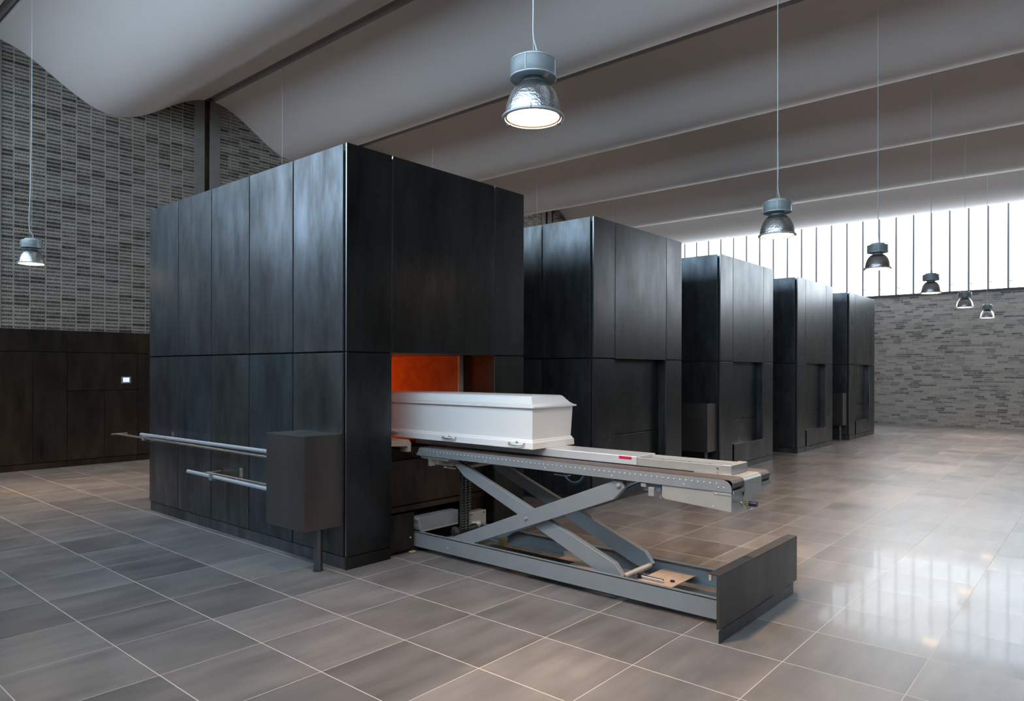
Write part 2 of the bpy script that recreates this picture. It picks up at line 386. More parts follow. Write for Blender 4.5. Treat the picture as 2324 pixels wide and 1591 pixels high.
# back wall: pierced bricks, real holes where the photograph can see them
COLX = [3.0 + PER*i for i in range(-4, 6)]
def pierced_wall(name, x0, x1, z0, z1, y):
    rng = np.random.default_rng(3)
    nc = int(round((x1-x0)/BW)); nr = int(round((z1-z0)/BH)); nh = 9
    quads = []
    def q(a, b, c, d): quads.append(np.stack([a, b, c, d], axis=-2))
    P3 = lambda x, yy, z: np.stack(np.broadcast_arrays(x, yy, z), axis=-1).astype(float)
    X1 = x0 + nc*BW
    zr = z0 + np.arange(nr)*BH
    lo, hi = 0.24*BH, 0.76*BH
    # solid courses
    q(P3(x0, y, zr-0.28*BH), P3(X1, y, zr-0.28*BH), P3(X1, y, zr+lo), P3(x0, y, zr+lo))
    pitch = BW*0.875/nh; mx = BW*0.0625
    cc, rr, hh = np.meshgrid(np.arange(nc), np.arange(nr), np.arange(nh), indexing='ij')
    cc, rr, hh = cc.ravel(), rr.ravel(), hh.ravel()
    bx = x0 + cc*BW + mx + hh*pitch; bz = z0 + rr*BH
    n = len(bx)
    wd = pitch*(0.50 + 0.14*rng.random(n)); c = bx + pitch/2 + pitch*0.10*(rng.random(n)-0.5)
    hl, hr = c-wd/2, c+wd/2
    zb = bz + lo; zt = bz + hi
    zlo = zb + 0.04*BH*rng.random(n); zhi = zt - 0.10*BH*rng.random(n)
    Lx = np.where(hh == 0, x0+cc*BW, bx); Rx = np.where(hh == nh-1, x0+(cc+1)*BW, bx+pitch)
    q(P3(Lx, y, zb), P3(hl, y, zb), P3(hl, y, zt), P3(Lx, y, zt))
    q(P3(hr, y, zb), P3(Rx, y, zb), P3(Rx, y, zt), P3(hr, y, zt))
    q(P3(hl, y, zb), P3(hr, y, zb), P3(hr, y, zlo), P3(hl, y, zlo))
    q(P3(hl, y, zhi), P3(hr, y, zhi), P3(hr, y, zt), P3(hl, y, zt))
    D = 0.055
    q(P3(hl, y, zlo), P3(hl, y, zhi), P3(hl, y+D, zhi), P3(hl, y+D, zlo))
    q(P3(hr, y, zlo), P3(hr, y+D, zlo), P3(hr, y+D, zhi), P3(hr, y, zhi))
    q(P3(hl, y, zlo), P3(hl, y+D, zlo), P3(hr, y+D, zlo), P3(hr, y, zlo))
    q(P3(hl, y, zhi), P3(hr, y, zhi), P3(hr, y+D, zhi), P3(hl, y+D, zhi))
    q(P3(hl, y+D, zlo), P3(hl, y+D, zhi), P3(hr, y+D, zhi), P3(hr, y+D, zlo))
    V = np.concatenate([a.reshape(-1, 4, 3) for a in quads]); nq = len(V)
    me = bpy.data.meshes.new(name)
    me.vertices.add(nq*4); me.vertices.foreach_set('co', V.reshape(-1))
    me.loops.add(nq*4); me.loops.foreach_set('vertex_index', np.arange(nq*4, dtype=np.int32))
    me.polygons.add(nq); me.polygons.foreach_set('loop_start', np.arange(nq, dtype=np.int32)*4)
    me.update(calc_edges=True); me.validate()
    me.materials.append(M['perf'])
    o = bpy.data.objects.new(name, me); COL.objects.link(o); return struct(o)
ZC = 2.235
pierced_wall('wall_back', BX0-19*BW, BX0+10*BW, ZC, 6.80, YB)                 # left of the column pair
pierced_wall('wall_back', 3.21, 3.21+9*BW, ZC, 6.80, YB)
pierced_wall('wall_back', 12.05, 12.05+6*BW, 3.6, 6.80, YB)
pierced_wall('wall_back', 13.80, 13.80+7*BW, 3.6, 6.80, YB)
struct(MB().box(XL-0.2, XR+0.3, YB+0.06, YB+0.3, 0, 7.3).build('wall_back', M['perf']))
for x in COLX:
    if x < XL+0.3 or x > XR-0.3: continue
    for a, b in ((-0.285, -0.09), (0.02, 0.215)):
        struct(MB().box(x+a, x+b, YB-0.012, YB+0.2, ZC, 6.72, 0.004).build('trim_%d' % k, M['concrete'])); k += 1
    struct(MB().box(x-0.09, x+0.02, YB+0.03, YB+0.2, ZC, 6.72).build('trim_%d' % k, M['steel_brown'])); k += 1
struct(MB().box(XL-0.2, XR+0.3, YF-0.2, YF, 0, 7.3).build('wall_front', M['concrete']))

# gable walls with a clerestory of profiled frosted glass
def gable(side, x, sgn, pane_m, wname, kk):
    x0, x1 = (x, x+0.25) if sgn > 0 else (x-0.25, x)
    struct(MB().box(x0, x1, YF, YB+0.06, 0, 3.83).build('wall_%s' % side, M['brick_y']))
    wroot = bpy.data.objects.new(wname, None); COL.objects.link(wroot); wroot.location = (x, 0, 3.83); wroot['kind'] = 'structure'; wroot['_org'] = (x, 0, 3.83)
    MB().box(x-0.03*sgn if sgn > 0 else x-0.1, x+0.1 if sgn > 0 else x+0.03, YF, YB+0.06, 3.83, 3.90).build('window_sill', M['mullion'], wroot)
    y = 7.314 + 2*0.463
    ys = []
    while y > YF: ys.append(y); y -= 0.4630
    ys = [YB] + ys + [YF]
    for a, b in zip(ys[1:], ys):
        MB().box(min(x+0.07*sgn, x+0.09*sgn), max(x+0.07*sgn, x+0.09*sgn), a+0.03, b-0.03, 3.90, 7.2).build('window_pane', pane_m, wroot)
    for a in ys[1:-1]:
        MB().box(min(x, x+0.08*sgn), max(x, x+0.08*sgn), a-0.032, a+0.028, 3.90, 7.2).build('mullion', M['mullion2'], wroot)
        MB().box(min(x-0.02*sgn, x), max(x-0.02*sgn, x), a-0.008, a+0.012, 3.90, 7.2).build('mullion', M['mullion'], wroot)
        MB().cyl((x-0.005*sgn, a-0.065, 4.10), 'Y', 0.010, 0.06, 8).build('glass_clip', M['mullion'], wroot)
gable('right', XR-0.05, 1, M['pane_far'], 'window_1', 0)
gable('left', XL, -1, M['pane_near'], 'window_2', 0)

# ------------------------------------------------------------------ steel cabinets along the back wall
YC = 8.40
def cabinet(x0, x1, kind, label, split):
    t = root('wall_cabinet', ((x0+x1)/2, YC, 0), label, 'cabinet', 'blackened steel cabinets along the back wall')
    gp = 0.004
    MB().box(x0+gp, x1-gp, YC+0.022, YB+0.035, 0.0, 2.235).build('carcass', M['dark'], t)
    MB().box(x0+gp, x1-gp, YC, YC+0.02, 1.888, 2.238, 0.002).build('top_panel', M['steel_brown'], t)
    if kind == 'doors':
        MB().box(x0+gp, split-gp, YC, YC+0.02, 0.108, 1.878, 0.002).build('door', M['steel_brown'], t)
        MB().box(split+gp, x1-gp, YC, YC+0.02, 0.108, 1.878, 0.002).build('door', M['steel_brown'], t)
    else:
        MB().box(x0+gp, x1-gp, YC, YC+0.02, 1.252, 1.878, 0.002).build('control_panel', M['steel_brown'], t)
        MB().box(x0+gp, split-gp, YC, YC+0.02, 0.108, 1.242, 0.002).build('door', M['steel_brown'], t)
        MB().box(split+gp, x1-gp, YC, YC+0.02, 0.108, 1.242, 0.002).build('door', M['steel_brown'], t)
        mon = MB().box(1.428, 1.586, YC-0.012, YC, 1.360, 1.478, 0.003).build('screen_bezel', M['bezel'], t, label='grey framed control screen')
        MB().box(1.455, 1.557, YC-0.015, YC-0.011, 1.383, 1.460).build('touch_screen', M['screen'], mon)
        sm = MB()
        sm.box(1.475, 1.550, YC-0.0165, YC-0.014, 1.446, 1.450); sm.box(1.502, 1.511, YC-0.0165, YC-0.014, 1.412, 1.446)
        sm.box(1.475, 1.487, YC-0.0165, YC-0.014, 1.424, 1.434); sm.box(1.462, 1.550, YC-0.0165, YC-0.014, 1.406, 1.411)
        sm.build('screen_mark', M['screen_mark'], mon)
    MB().box(x0+gp, x1-gp, YC+0.012, YC+0.03, 0.002, 0.098, 0.001).build('plinth', M['steel_brown'], t)
cabinet(-3.770, -2.675, 'doors', 'dark brown steel cabinet in the far left corner, out of the picture', -3.22)
cabinet(-2.675, -1.580, 'doors', 'dark brown steel cabinet furthest left along the back wall, out of the picture', -2.13)
cabinet(-1.580, -0.485, 'doors', 'dark brown steel cabinet just outside the left picture edge', -1.03)
cabinet(-0.485, 0.607, 'doors', 'dark brown steel wall cabinet with two tall doors at the left picture edge', 0.124)
cabinet(0.607, 1.700, 'panel', 'dark brown steel wall cabinet with a small lit control screen and two low doors', 1.168)
cabinet(1.700, 2.790, 'doors', 'dark brown steel wall cabinet right of the control screen, half hidden by the nearest furnace', 2.245)

# ------------------------------------------------------------------ furnaces
PITCH, FW, FL, FT, SEAM = 3.4956, 2.2076, 3.72, 3.415, 1.745
YS = [0.045, 0.772, 1.510, 2.250, 2.990, 3.720]
XS = [0.0, 0.466, 1.760, FW]
def furnace(i, label, opened=False, box=False):
    ox = PITCH*i
    t = root('cremation_furnace', (ox+FW/2, FL/2, 0), label, 'furnace', 'five blackened steel furnace casings in a row')
    S, F = M['steel'], M['steel_front_shaded']
    T = 0.018; g2 = 0.0065; g3 = 0.0095
    # inner body, leaving the front recess free
    c = MB()
    c.box(ox+0.03, ox+0.44, 0.03, FL-0.03, 0.0, FT-0.05); c.box(ox+1.79, ox+FW-0.03, 0.03, FL-0.03, 0.0, FT-0.05)
    c.box(ox+0.44, ox+1.79, 0.045 if not opened else 0.05, FL-0.03, SEAM+0.03, FT-0.05)
    if not opened: c.box(ox+0.44, ox+1.79, 0.15, FL-0.03, 0.0, SEAM+0.03)
    else:
        c.box(ox+0.44, ox+1.79, 0.46, FL-0.03, 0.40, 0.88)
        c.box(ox+0.44, ox+1.79, 1.2, FL-0.03, 0.0, 0.40)
        c.box(ox+0.44, ox+1.79, 3.0, FL-0.03, 0.88, SEAM+0.03)
    c.build('body', M['carcass'], t)
    MB().box(ox+0.02, ox+FW-0.02, 0.02, FL-0.02, FT-0.05, FT-0.02).build('roof_plate', S, t)
    for sx, (xa, xb) in (('l', (ox, ox+T)), ('r', (ox+FW-T, ox+FW))):
        for a, b in zip(YS, YS[1:]):
            sheet('X', xa, xb, a+g3, b-g3, SEAM+0.008, FT, 'side_panel', S, t)
            sheet('X', xa, xb, a+g3, b-g3, 0.105, SEAM-0.008, 'side_panel', S, t)
    n = 3
    for a in range(n):
        xa, xb = ox + FW*a/n + g2, ox + FW*(a+1)/n - g2
        MB().box(xa, xb, FL-T, FL, SEAM+0.007, FT, 0.002).build('back_panel', S, t)
        MB().box(xa, xb, FL-T, FL, 0.105, SEAM-0.005, 0.002).build('back_panel', S, t)
    for j, (a, b) in enumerate(zip(XS, XS[1:])):
        ga = 0.0 if j == 0 else g2; gb = 0.0 if j == 2 else g2
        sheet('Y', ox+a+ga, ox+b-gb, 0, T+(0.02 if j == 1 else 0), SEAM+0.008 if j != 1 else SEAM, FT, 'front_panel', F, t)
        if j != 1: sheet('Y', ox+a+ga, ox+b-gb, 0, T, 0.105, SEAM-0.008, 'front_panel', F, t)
    # reveals of the recess, in the lighter steel to stand in for window reflection
    rd = 0.43 if opened else 0.12
    MB().box(ox+0.452, ox+0.466, T, 0.15, 0.105, SEAM).build('reveal', S, t)
    MB().box(ox+1.762, ox+1.776, T, 0.15, 0.105, SEAM).build('reveal', S, t)
    # plinth
    MB().box(ox+0.004, ox+0.02, 0.02, FL-0.03, 0.0, 0.098, 0.001).build('plinth', S, t)
    MB().box(ox+FW-0.02, ox+FW-0.004, 0.02, FL-0.03, 0.0, 0.098, 0.001).build('plinth', S, t)
    MB().box(ox+0.004, ox+0.455, 0.004, 0.02, 0.0, 0.098, 0.001).build('plinth', F, t)
    MB().box(ox+1.775, ox+FW-0.004, 0.004, 0.02, 0.0, 0.098, 0.001).build('plinth', F, t)
    if not opened:
        MB().box(ox+0.466, ox+1.762, 0.12, 0.14, 0.795, SEAM-0.002, 0.002).build('lift_door', F, t)
        MB().box(ox+0.466, ox+1.762, 0.12, 0.14, 0.40, 0.783, 0.002).build('lower_door', F, t)
        MB().box(ox+0.500, ox+1.790, -0.012, 0.125, 0.106, 0.417, 0.004).build('drawer_front', F, t)
        MB().box(ox+0.468, ox+1.765, 0.002, 0.02, 0.0, 0.094, 0.001).build('plinth', F, t)
    else:
        # furnace mouth
        MB().box(ox+0.452, ox+0.470, 0.15, 0.45, 0.90, SEAM).build('reveal', M['steel_brown'], t)
        MB().box(ox+1.752, ox+1.770, T, 0.43, 0.90, SEAM).build('reveal', M['steel_brown'], t)
        rf = M['refractory']
        lin = MB()
        lin.box(ox+1.70, ox+1.78, 0.45, 3.0, 0.90, SEAM+0.03); lin.box(ox+0.44, ox+0.50, 0.45, 3.0, 0.90, SEAM+0.03)
        lin.box(ox+0.50, ox+1.70, 0.46, 3.0, SEAM, SEAM+0.03); lin.box(ox+0.50, ox+1.70, 2.95, 3.0, 0.90, SEAM)
        lin.build('chamber_lining', rf, t, label='glowing orange furnace lining')
        MB().box(ox+0.50, ox+1.70, 0.46, 2.95, 0.88, 0.92).build('hearth', M['refractory'], t)
        MB().box(ox+1.696, ox+1.752, 0.425, 0.449, 0.90, SEAM).build('door_seal', M['tan'], t)
        MB().box(ox+0.472, ox+1.60, 0.040, 0.10, SEAM+0.001, SEAM+0.012).build('door_seal', M['tan'], t)
        # sill left and right of the loader and the recessed steel sheets below
        sill = MB(); sill.poly([(ox+0.468, 0.985), (ox+0.735, 0.985), (ox+0.765, 0.955), (ox+0.765, 0.875), (ox+0.725, 0.875), (ox+0.725, 0.925), (ox+0.468, 0.945)], 'Y', 0.10, 0.44)
        sill.build('sill_plate', M['tan'], t, label='tan hearth sill')
        MB().box(ox+0.466, ox+1.762, 0.20, 0.22, 0.795, 0.90, 0.002).build('sill_apron', M['steel_brown'], t)
        MB().box(ox+0.466, ox+1.762, 0.12, 0.14, 0.405, 0.80, 0.002).build('lower_door', M['steel_brown'], t)
        MB().box(ox+0.466, ox+1.762, 0.095, 0.14, 0.355, 0.398, 0.002).build('lower_rail', M['steel_brown'], t)
        MB().box(ox+0.466, ox+0.742, 0.035, 0.055, 0.035, 0.350, 0.002).build('pocket_cover', M['steel_brown'], t)
        MB().box(ox+1.40, ox+1.762, 0.12, 0.14, 0.02, 0.352, 0.002).build('pocket_cover', M['steel_brown'], t)
        MB().cyl((ox+0.700, 0.032, 0.135), 'Y', 0.006, 0.008, 10).build('screw', M['pin'], t)
        MB().box(ox+0.680, ox+0.735, 0.0, 0.035, 0.004, 0.018, 0.003).build('levelling_foot', M['tan'], t)
    if box:
        bx = MB().box(ox-0.35, ox-0.001, 0.05, 0.60, 0.352, 1.090, 0.003).build('burner_box', M['steel_box'], t, label='brownish steel box on a short post, bolted to the furnace side')
        MB().cyl((ox-0.150, 0.165, 0.1795), 'Z', 0.036, 0.347, 8).build('post', M['steel'], bx)
        MB().cyl((ox-0.150, 0.165, 0.004), 'Z', 0.040, 0.006, 20).build('foot_plate', M['steel'], bx)
    return t
f1 = furnace(0, 'nearest and largest black steel furnace, open and glowing orange behind the white coffin', True, True)
furnace(1, 'second black steel furnace in the row, closed, seen over the white coffin', False, False)
furnace(2, 'third black steel furnace, middle of the row, with a box on its left side', False, True)
furnace(3, 'fourth black steel furnace in the row, closed, with no box on its side', False, False)
furnace(4, 'farthest and smallest black steel furnace, next to the grey brick gable wall', False, True)

def rod(name, x, y0, y1, z0, z1, r, m, label, tbar=0):
    t = root(name, (x, (y0+y1)/2, z0), label, 'rod')
    MB().tube([(x, y0, z0), (x, y1, z1)], r, 14).build('shaft', m, t, True)
    if tbar:
        MB().tube([(x-tbar*0.42, y1, z1), (x+tbar*0.58, y1, z1)], r*0.9, 10).build('cross_bar', m, t, True)
    return t
r_a = rod('steel_rod', -0.14, 0.6005, 3.587, 0.892, 0.878, 0.018, M['rod'], 'upper thick pale steel rod running from the steel box along the nearest furnace')
r_b = rod('t_handle_rod', -0.26, 0.6005, 3.92, 0.870, 0.872, 0.010, M['rod2'], 'upper thin steel rod with a cross bar, reaching past the nearest furnace', 0.17)
r_c = rod('steel_rod', -0.26, 0.6005, 2.185, 0.602, 0.614, 0.018, M['rod'], 'lower thick pale steel rod running from the steel box along the nearest furnace')
r_d = rod('t_handle_rod', -0.14, 0.6005, 2.03, 0.600, 0.603, 0.010, M['rod2'], 'lower thin steel rod with a small cross bar, just behind the lower thick rod', 0.22)
for (y, z, xo, par) in ((3.10, 0.872, -0.26, r_b), (1.64, 0.612, -0.26, r_c)):
    b = MB(); b.box(-0.006, -0.0005, y-0.03, y+0.03, z-0.045, z+0.055); b.box(xo, -0.004, y-0.008, y+0.008, z-0.036, z-0.025)
    b.build('rod_bracket', M['rod2'], par)
MB().box(-0.285, -0.235, 3.17, 3.21, 0.845, 0.888, 0.003).build('clamp', M['bezel'], r_b)
MB().box(-0.288, -0.232, 1.66, 1.71, 0.578, 0.634, 0.003).build('clamp', M['bezel'], r_c)

# furnace glow
ld = bpy.data.lights.new('furnace_flame', 'AREA'); ld.shape = 'RECTANGLE'; ld.size = 0.9; ld.size_y = 0.3; ld.energy = GLOW; ld.color = (1.0, 0.26, 0.03)
lo_ = bpy.data.objects.new('furnace_flame', ld); COL.objects.link(lo_); lo_.location = (1.10, 2.60, 1.55); lo_.rotation_euler = (-PI/2, 0, 0)

# ------------------------------------------------------------------ coffin
cf = root('coffin', (1.09, -0.25, 0.988), 'white coffin on the loader, its far end already inside the glowing furnace', 'coffin')
CX0, CX1, CY0, CY1 = 0.825, 1.365, -1.24, 0.80
def loft(secs):
    mb = MB(); rings = []
    for (x0, x1, y0, y1, z) in secs:
        rings.append([mb.bm.verts.new(p) for p in ((x0, y0, z), (x1, y0, z), (x1, y1, z), (x0, y1, z))])
    for a, b in zip(rings, rings[1:]):
        for k in range(4): mb.bm.faces.new((a[k], a[(k+1) % 4], b[(k+1) % 4], b[k]))
    mb.bm.faces.new(list(reversed(rings[0]))); mb.bm.faces.new(rings[-1])
    bmesh.ops.recalc_face_normals(mb.bm, faces=mb.bm.faces[:])
    return mb
def sec(d, z): return (CX0+d, CX1-d, CY0+d, CY1-d, z)
loft([sec(0.018, 1.045), sec(0.006, 1.305)]).build('coffin_body', M['white'], cf)
loft([sec(-0.004, 0.988), sec(-0.002, 1.036), sec(0.006, 1.044), sec(0.010, 1.056), sec(0.016, 1.060)]).build('base_moulding', M['white'], cf)
o = loft([sec(0.0, 1.304), sec(-0.016, 1.306), sec(-0.018, 1.312), sec(-0.016, 1.318), sec(0.004, 1.325), sec(0.024, 1.340), sec(0.045, 1.364), sec(0.060, 1.384), sec(0.072, 1.394), sec(0.084, 1.397)]).build('lid', M['white'], cf, True)
for y in (-1.085, -0.33, 0.42):
    for xs, s in ((CX0-0.002, -1), (CX1+0.002, 1)):
        hmb = MB(); hmb.spline([(xs, y-0.075, 1.030), (xs+s*0.022, y-0.068, 1.022), (xs+s*0.030, y, 1.016), (xs+s*0.022, y+0.068, 1.022), (xs, y+0.075, 1.030)], 0.0065, 8)
        hmb.tube([(xs, y-0.012, 1.034), (xs+s*0.012, y, 1.042), (xs, y+0.012, 1.034)], 0.004, 6)
        hmb.build('carry_handle', M['handle'], cf, True)

# ------------------------------------------------------------------ scissor lift loader
lf = root('scissor_lift_loader', (1.10, -1.40, 0.0), 'grey-blue scissor lift loader with a belt deck, rolled out of the nearest furnace', 'lift table')
Pn = M['paint']
for xa in (0.775, 1.385):
    xb = xa+0.040
    r = MB(); s0 = 1 if xa < 1 else -1
    # C-profile rail
    xo, xi = (xa, xb) if xa < 1 else (xb, xa)
    r.box(min(xo, xo+0.008*s0), max(xo, xo+0.008*s0), -2.815, 0.085, 0.036, 0.170, 0.0015)
    r.box(xa, xb, -2.815, 0.085, 0.162, 0.170, 0.0015); r.box(xa, xb, -2.815, 0.085, 0.036, 0.044, 0.0015)
    r.build('base_rail', Pn, lf)
polyA = [(-0.33, 0.16), (-0.385, 0.185), (-1.995, 0.832), (-2.035, 0.835), (-2.066, 0.785), (-1.975, 0.692), (-0.60, 0.158), (-0.50, 0.09), (-0.40, 0.09)]
polyB = [(-0.345, 0.792), (-0.40, 0.815), (-1.955, 0.232), (-2.022, 0.150), (-1.975, 0.095), (-1.86, 0.125), (-1.04, 0.463), (-0.46, 0.697)]
def hollow(poly, xa, xb, name):
    MB().poly(poly, 'X', xa, xb, 0.003).build(name, Pn, lf)
hollow(polyA, 0.818, 0.862, 'scissor_arm'); hollow(polyB, 0.866, 0.914, 'scissor_arm')
hollow(polyA, 1.338, 1.382, 'scissor_arm'); hollow(polyB, 1.286, 1.334, 'scissor_arm')
for (y, z, r_) in ((-1.185, 0.452, 0.012), (-2.022, 0.800, 0.016)):
    b = MB(); b.cyl((0.812, y, z), 'X', r_, 0.014, 20); b.cyl((0.803, y, z), 'X', r_*0.6, 0.008, 6); b.build('pivot_bolt', M['stainless'], lf, True)
MB().cyl((0.771, -0.36, 0.088), 'X', 0.009, 0.008, 14).build('pivot_bolt', M['stainless'], lf)
MB().cyl((1.10, -1.185, 0.452), 'X', 0.018, 0.38, 20).build('cross_shaft', M['stainless'], lf, True)
MB().cyl((1.10, -2.00, 0.135), 'X', 0.022, 0.37, 20).build('cross_shaft', M['stainless'], lf, True)
MB().cyl((1.10, -2.022, 0.800), 'X', 0.018, 0.43, 20).build('cross_shaft', M['stainless'], lf, True)
MB().cyl((1.10, -0.40, 0.770), 'X', 0.018, 0.37, 20).build('cross_shaft', M['stainless'], lf, True)
# base plates and inner gear
MB().box(0.86, 1.384, -2.33, -2.06, 0.098, 0.106, 0.002).build('base_plate', M['tan'], lf)
MB().box(0.86, 1.240, -1.66, -1.23, 0.074, 0.080, 0.002).build('base_plate', M['tan'], lf)
MB().poly([(-1.66, 0.080), (-1.24, 0.080), (-1.24, 0.128), (-1.50, 0.136), (-1.64, 0.100)], 'X', 1.234, 1.240).build('guide_angle', M['galv'], lf)
bb = MB(); bb.cyl((1.12, -2.275, 0.111), 'Z', 0.018, 0.010, 6); bb.build('bolt', M['black'], lf)
MB().cyl((1.05, -2.155, 0.122), 'Y', 0.011, 0.17, 16).build('damper', M['chrome'], lf, True)
MB().box(1.035, 1.065, -2.07, -2.04, 0.105, 0.142, 0.004).build('damper_block', M['black'], lf)
MB().box(0.96, 1.04, -1.42, -0.55, 0.060, 0.100, 0.004).build('cable_channel', M['black'], lf)
MB().box(1.08, 1.15, -1.40, -0.55, 0.060, 0.085, 0.004).build('cable_channel', M['steel_brown'], lf)
MB().box(0.875, 0.960, -2.81, -2.33, 0.030, 0.060, 0.002).build('runner', Pn, lf)
MB().box(1.15, 1.21, -0.66, -0.60, 0.06, 0.15, 0.004).build('valve', M['brass'], lf)
MB().box(0.83, 1.37, -0.02, 0.05, 0.030, 0.055, 0.002).build('cross_plate', Pn, lf)
# motor, gearbox and push chain
MB().poly([(0.755, 0.285), (0.775, 0.300), (1.26, 0.300), (1.26, 0.185), (0.785, 0.185), (0.775, 0.215), (0.772, 0.250)], 'Y', 0.0, 0.10, 0.003).build('cross_beam', Pn, lf)
MB().box(0.80, 1.26, 0.0, 0.028, 0.166, 0.184, 0.003).build('gear_rack', M['stainless'], lf)
MB().cyl((1.0, 0.24, 0.21), 'X', 0.085, 0.40, 28).build('motor', M['black'], lf, True)
MB().box(1.33, 1.56, -0.075, 0.01, 0.13, 0.265, 0.004).build('gearbox', M['galv'], lf)
for dx in (1.36, 1.53):
    MB().cyl((dx, -0.078, 0.245), 'Y', 0.007, 0.008, 10).build('screw', M['chain'], lf)
MB().cyl((1.315, -0.16, 0.175), 'X', 0.030, 0.10, 20).build('coupling', M['pin'], lf, True)
MB().cyl((1.16, -0.20, 0.160), 'X', 0.038, 0.24, 24).build('sprocket_housing', M['black'], lf, True)
hub = MB(); hub.lathe([(0.010, 0), (0.045, 0), (0.050, 0.012), (0.030, 0.020), (0.030, 0.030), (0.012, 0.034), (0.0005, 0.034)])
bmesh.ops.transform(hub.bm, matrix=Matrix.Translation((1.03, -0.20, 0.160)) @ Matrix.Rotation(-PI/2, 4, 'Y'), verts=hub.bm.verts[:])
hub.build('sprocket_hub', M['chain'], lf, True)
ch = MB()
nl = 26; z = 0.185
while z < 0.80:
    for xx in (1.075, 1.125):
        ch.cyl((xx, -0.235, z), 'X', 0.0085, 0.030, 10)
    for xx in (1.056, 1.097, 1.103, 1.143):
        ch.box(xx-0.002, xx+0.002, -0.250, -0.220, z-0.010, z+0.016, 0.001)
    for xx in (1.075, 1.125):
        ch.cyl((xx, -0.275, z+0.011), 'X', 0.006, 0.028, 8)
    z += 0.0235
ch.build('push_chain', M['chain'], lf, True, label='steel push chain standing upright behind the arms')
# deck
poly_side = [(0.055, 0.846), (0.055, 0.862), (0.036, 0.880), (0.028, 0.905), (0.005, 0.918), (-2.795, 0.918), (-2.825, 0.906), (-2.845, 0.885), (-2.850, 0.862), (-2.850, 0.843)]
MB().poly(poly_side, 'X', 0.790, 0.798).build('deck_side', Pn, lf)
MB().poly(poly_side, 'X', 1.410, 1.418).build('deck_side', Pn, lf)
dk = MB(); dk.box(0.798, 0.83, -2.80, 0.03, 0.843, 0.849); dk.box(1.38, 1.41, -2.80, 0.03, 0.843, 0.849); dk.box(0.80, 1.408, -2.78, 0.03, 0.880, 0.896)
dk.box(1.33, 1.345, -2.3, 0.0, 0.835, 0.880)
dk.build('deck_frame', Pn, lf)
def belt(xa, xb, name):
    r_ = 0.034; zc = 0.887; pts = [(0.0, zc+r_)]
    n = 14
    pts = [(0.0, zc+r_-0.003)] + [(-2.822 - r_*math.sin(PI*k/n), zc + r_*math.cos(PI*k/n)) for k in range(n+1)] + [(-0.01, zc-r_)]
    inner = [(-0.01, zc-r_+0.004)] + [(-2.822 - (r_-0.004)*math.sin(PI*k/n), zc + (r_-0.004)*math.cos(PI*k/n)) for k in range(n, -1, -1)] + [(0.0, zc+r_-0.007)]
    mb = MB(); allp = pts + inner
    mb.poly(allp, 'X', xa, xb)
    return mb.build(name, M['belt'], lf, True)
belt(0.800, 0.972, 'conveyor_belt'); belt(1.258, 1.408, 'conveyor_belt')
for xa, xb in ((0.8005, 0.972), (1.258, 1.408)):
    MB().box(xa, xb, -2.862, -2.852, 0.833, 0.856, 0.001).build('belt_guard', Pn, lf)
for k in range(64):
    y = -0.125 - k*0.0417
    MB().cyl((0.788, y, 0.893), 'X', 0.0042, 0.004, 8).build('roller_pin', M['pin'], lf)
for (y, z) in ((-0.045, 0.901), (-0.085, 0.899), (-0.042, 0.882), (-0.215, 0.868), (-0.78, 0.866), (-1.39, 0.866), (-1.98, 0.866), (-2.53, 0.866), (-2.765, 0.870), (-2.80, 0.872)):
    MB().cyl((0.788, y, z), 'X', 0.0040, 0.004, 8).build('screw', M['pin'], lf)
# stainless nose cover and control box below the deck end
St = M['stainless']
cov = [(-2.50, 0.920)] + [(-2.822 - 0.036*math.sin(PI/2*k/8), 0.886 + 0.036*math.cos(PI/2*k/8)) for k in range(9)] + [(-2.858, 0.800), (-2.50, 0.800)]
MB().poly(cov, 'X', 0.974, 1.256).build('nose_cover', St, lf, True)
MB().poly([(0.974, 0.730), (1.080, 0.745), (1.095, 0.775), (1.20, 0.785), (1.30, 0.800), (1.38, 0.818), (1.414, 0.836), (1.414, 0.850), (0.974, 0.850)], 'Y', -2.852, -2.45, 0.0015).build('nose_tray', St, lf)
bxp = [(-2.365, 0.842), (-2.365, 0.770), (-2.372, 0.757), (-2.388, 0.750), (-2.846, 0.720), (-2.846, 0.842)]
MB().poly(bxp, 'X', 0.798, 1.078, 0.0015).build('control_box', St, lf)
MB().box(0.794, 0.798, -2.846, -2.73, 0.822, 0.839, 0.001).build('hinge_plate', St, lf)
for (y, z) in ((-2.745, 0.829), (-2.73, 0.745)):
    MB().cyl((0.795, y, z), 'X', 0.0042, 0.005, 8).build('screw', M['pin'], lf)
MB().cyl((0.985, -2.908, 0.755), 'Y', 0.017, 0.050, 16).build('plug', M['navy'], lf, True, label='navy blue plug')
MB().cyl((0.985, -2.880, 0.755), 'Y', 0.0165, 0.008, 16).build('plug_ring', M['yellow'], lf, True, label='yellow ring')
MB().cyl((0.985, -2.863, 0.755), 'Y', 0.011, 0.026, 12).build('plug_neck', M['brass'], lf, True)
MB().tube([(0.93, -2.850, 0.77), (0.935, -2.88, 0.74), (0.95, -2.89, 0.725), (1.0, -2.89, 0.722), (1.01, -2.86, 0.74)], 0.004, 6).build('plug_loop', M['chrome'], lf, True)
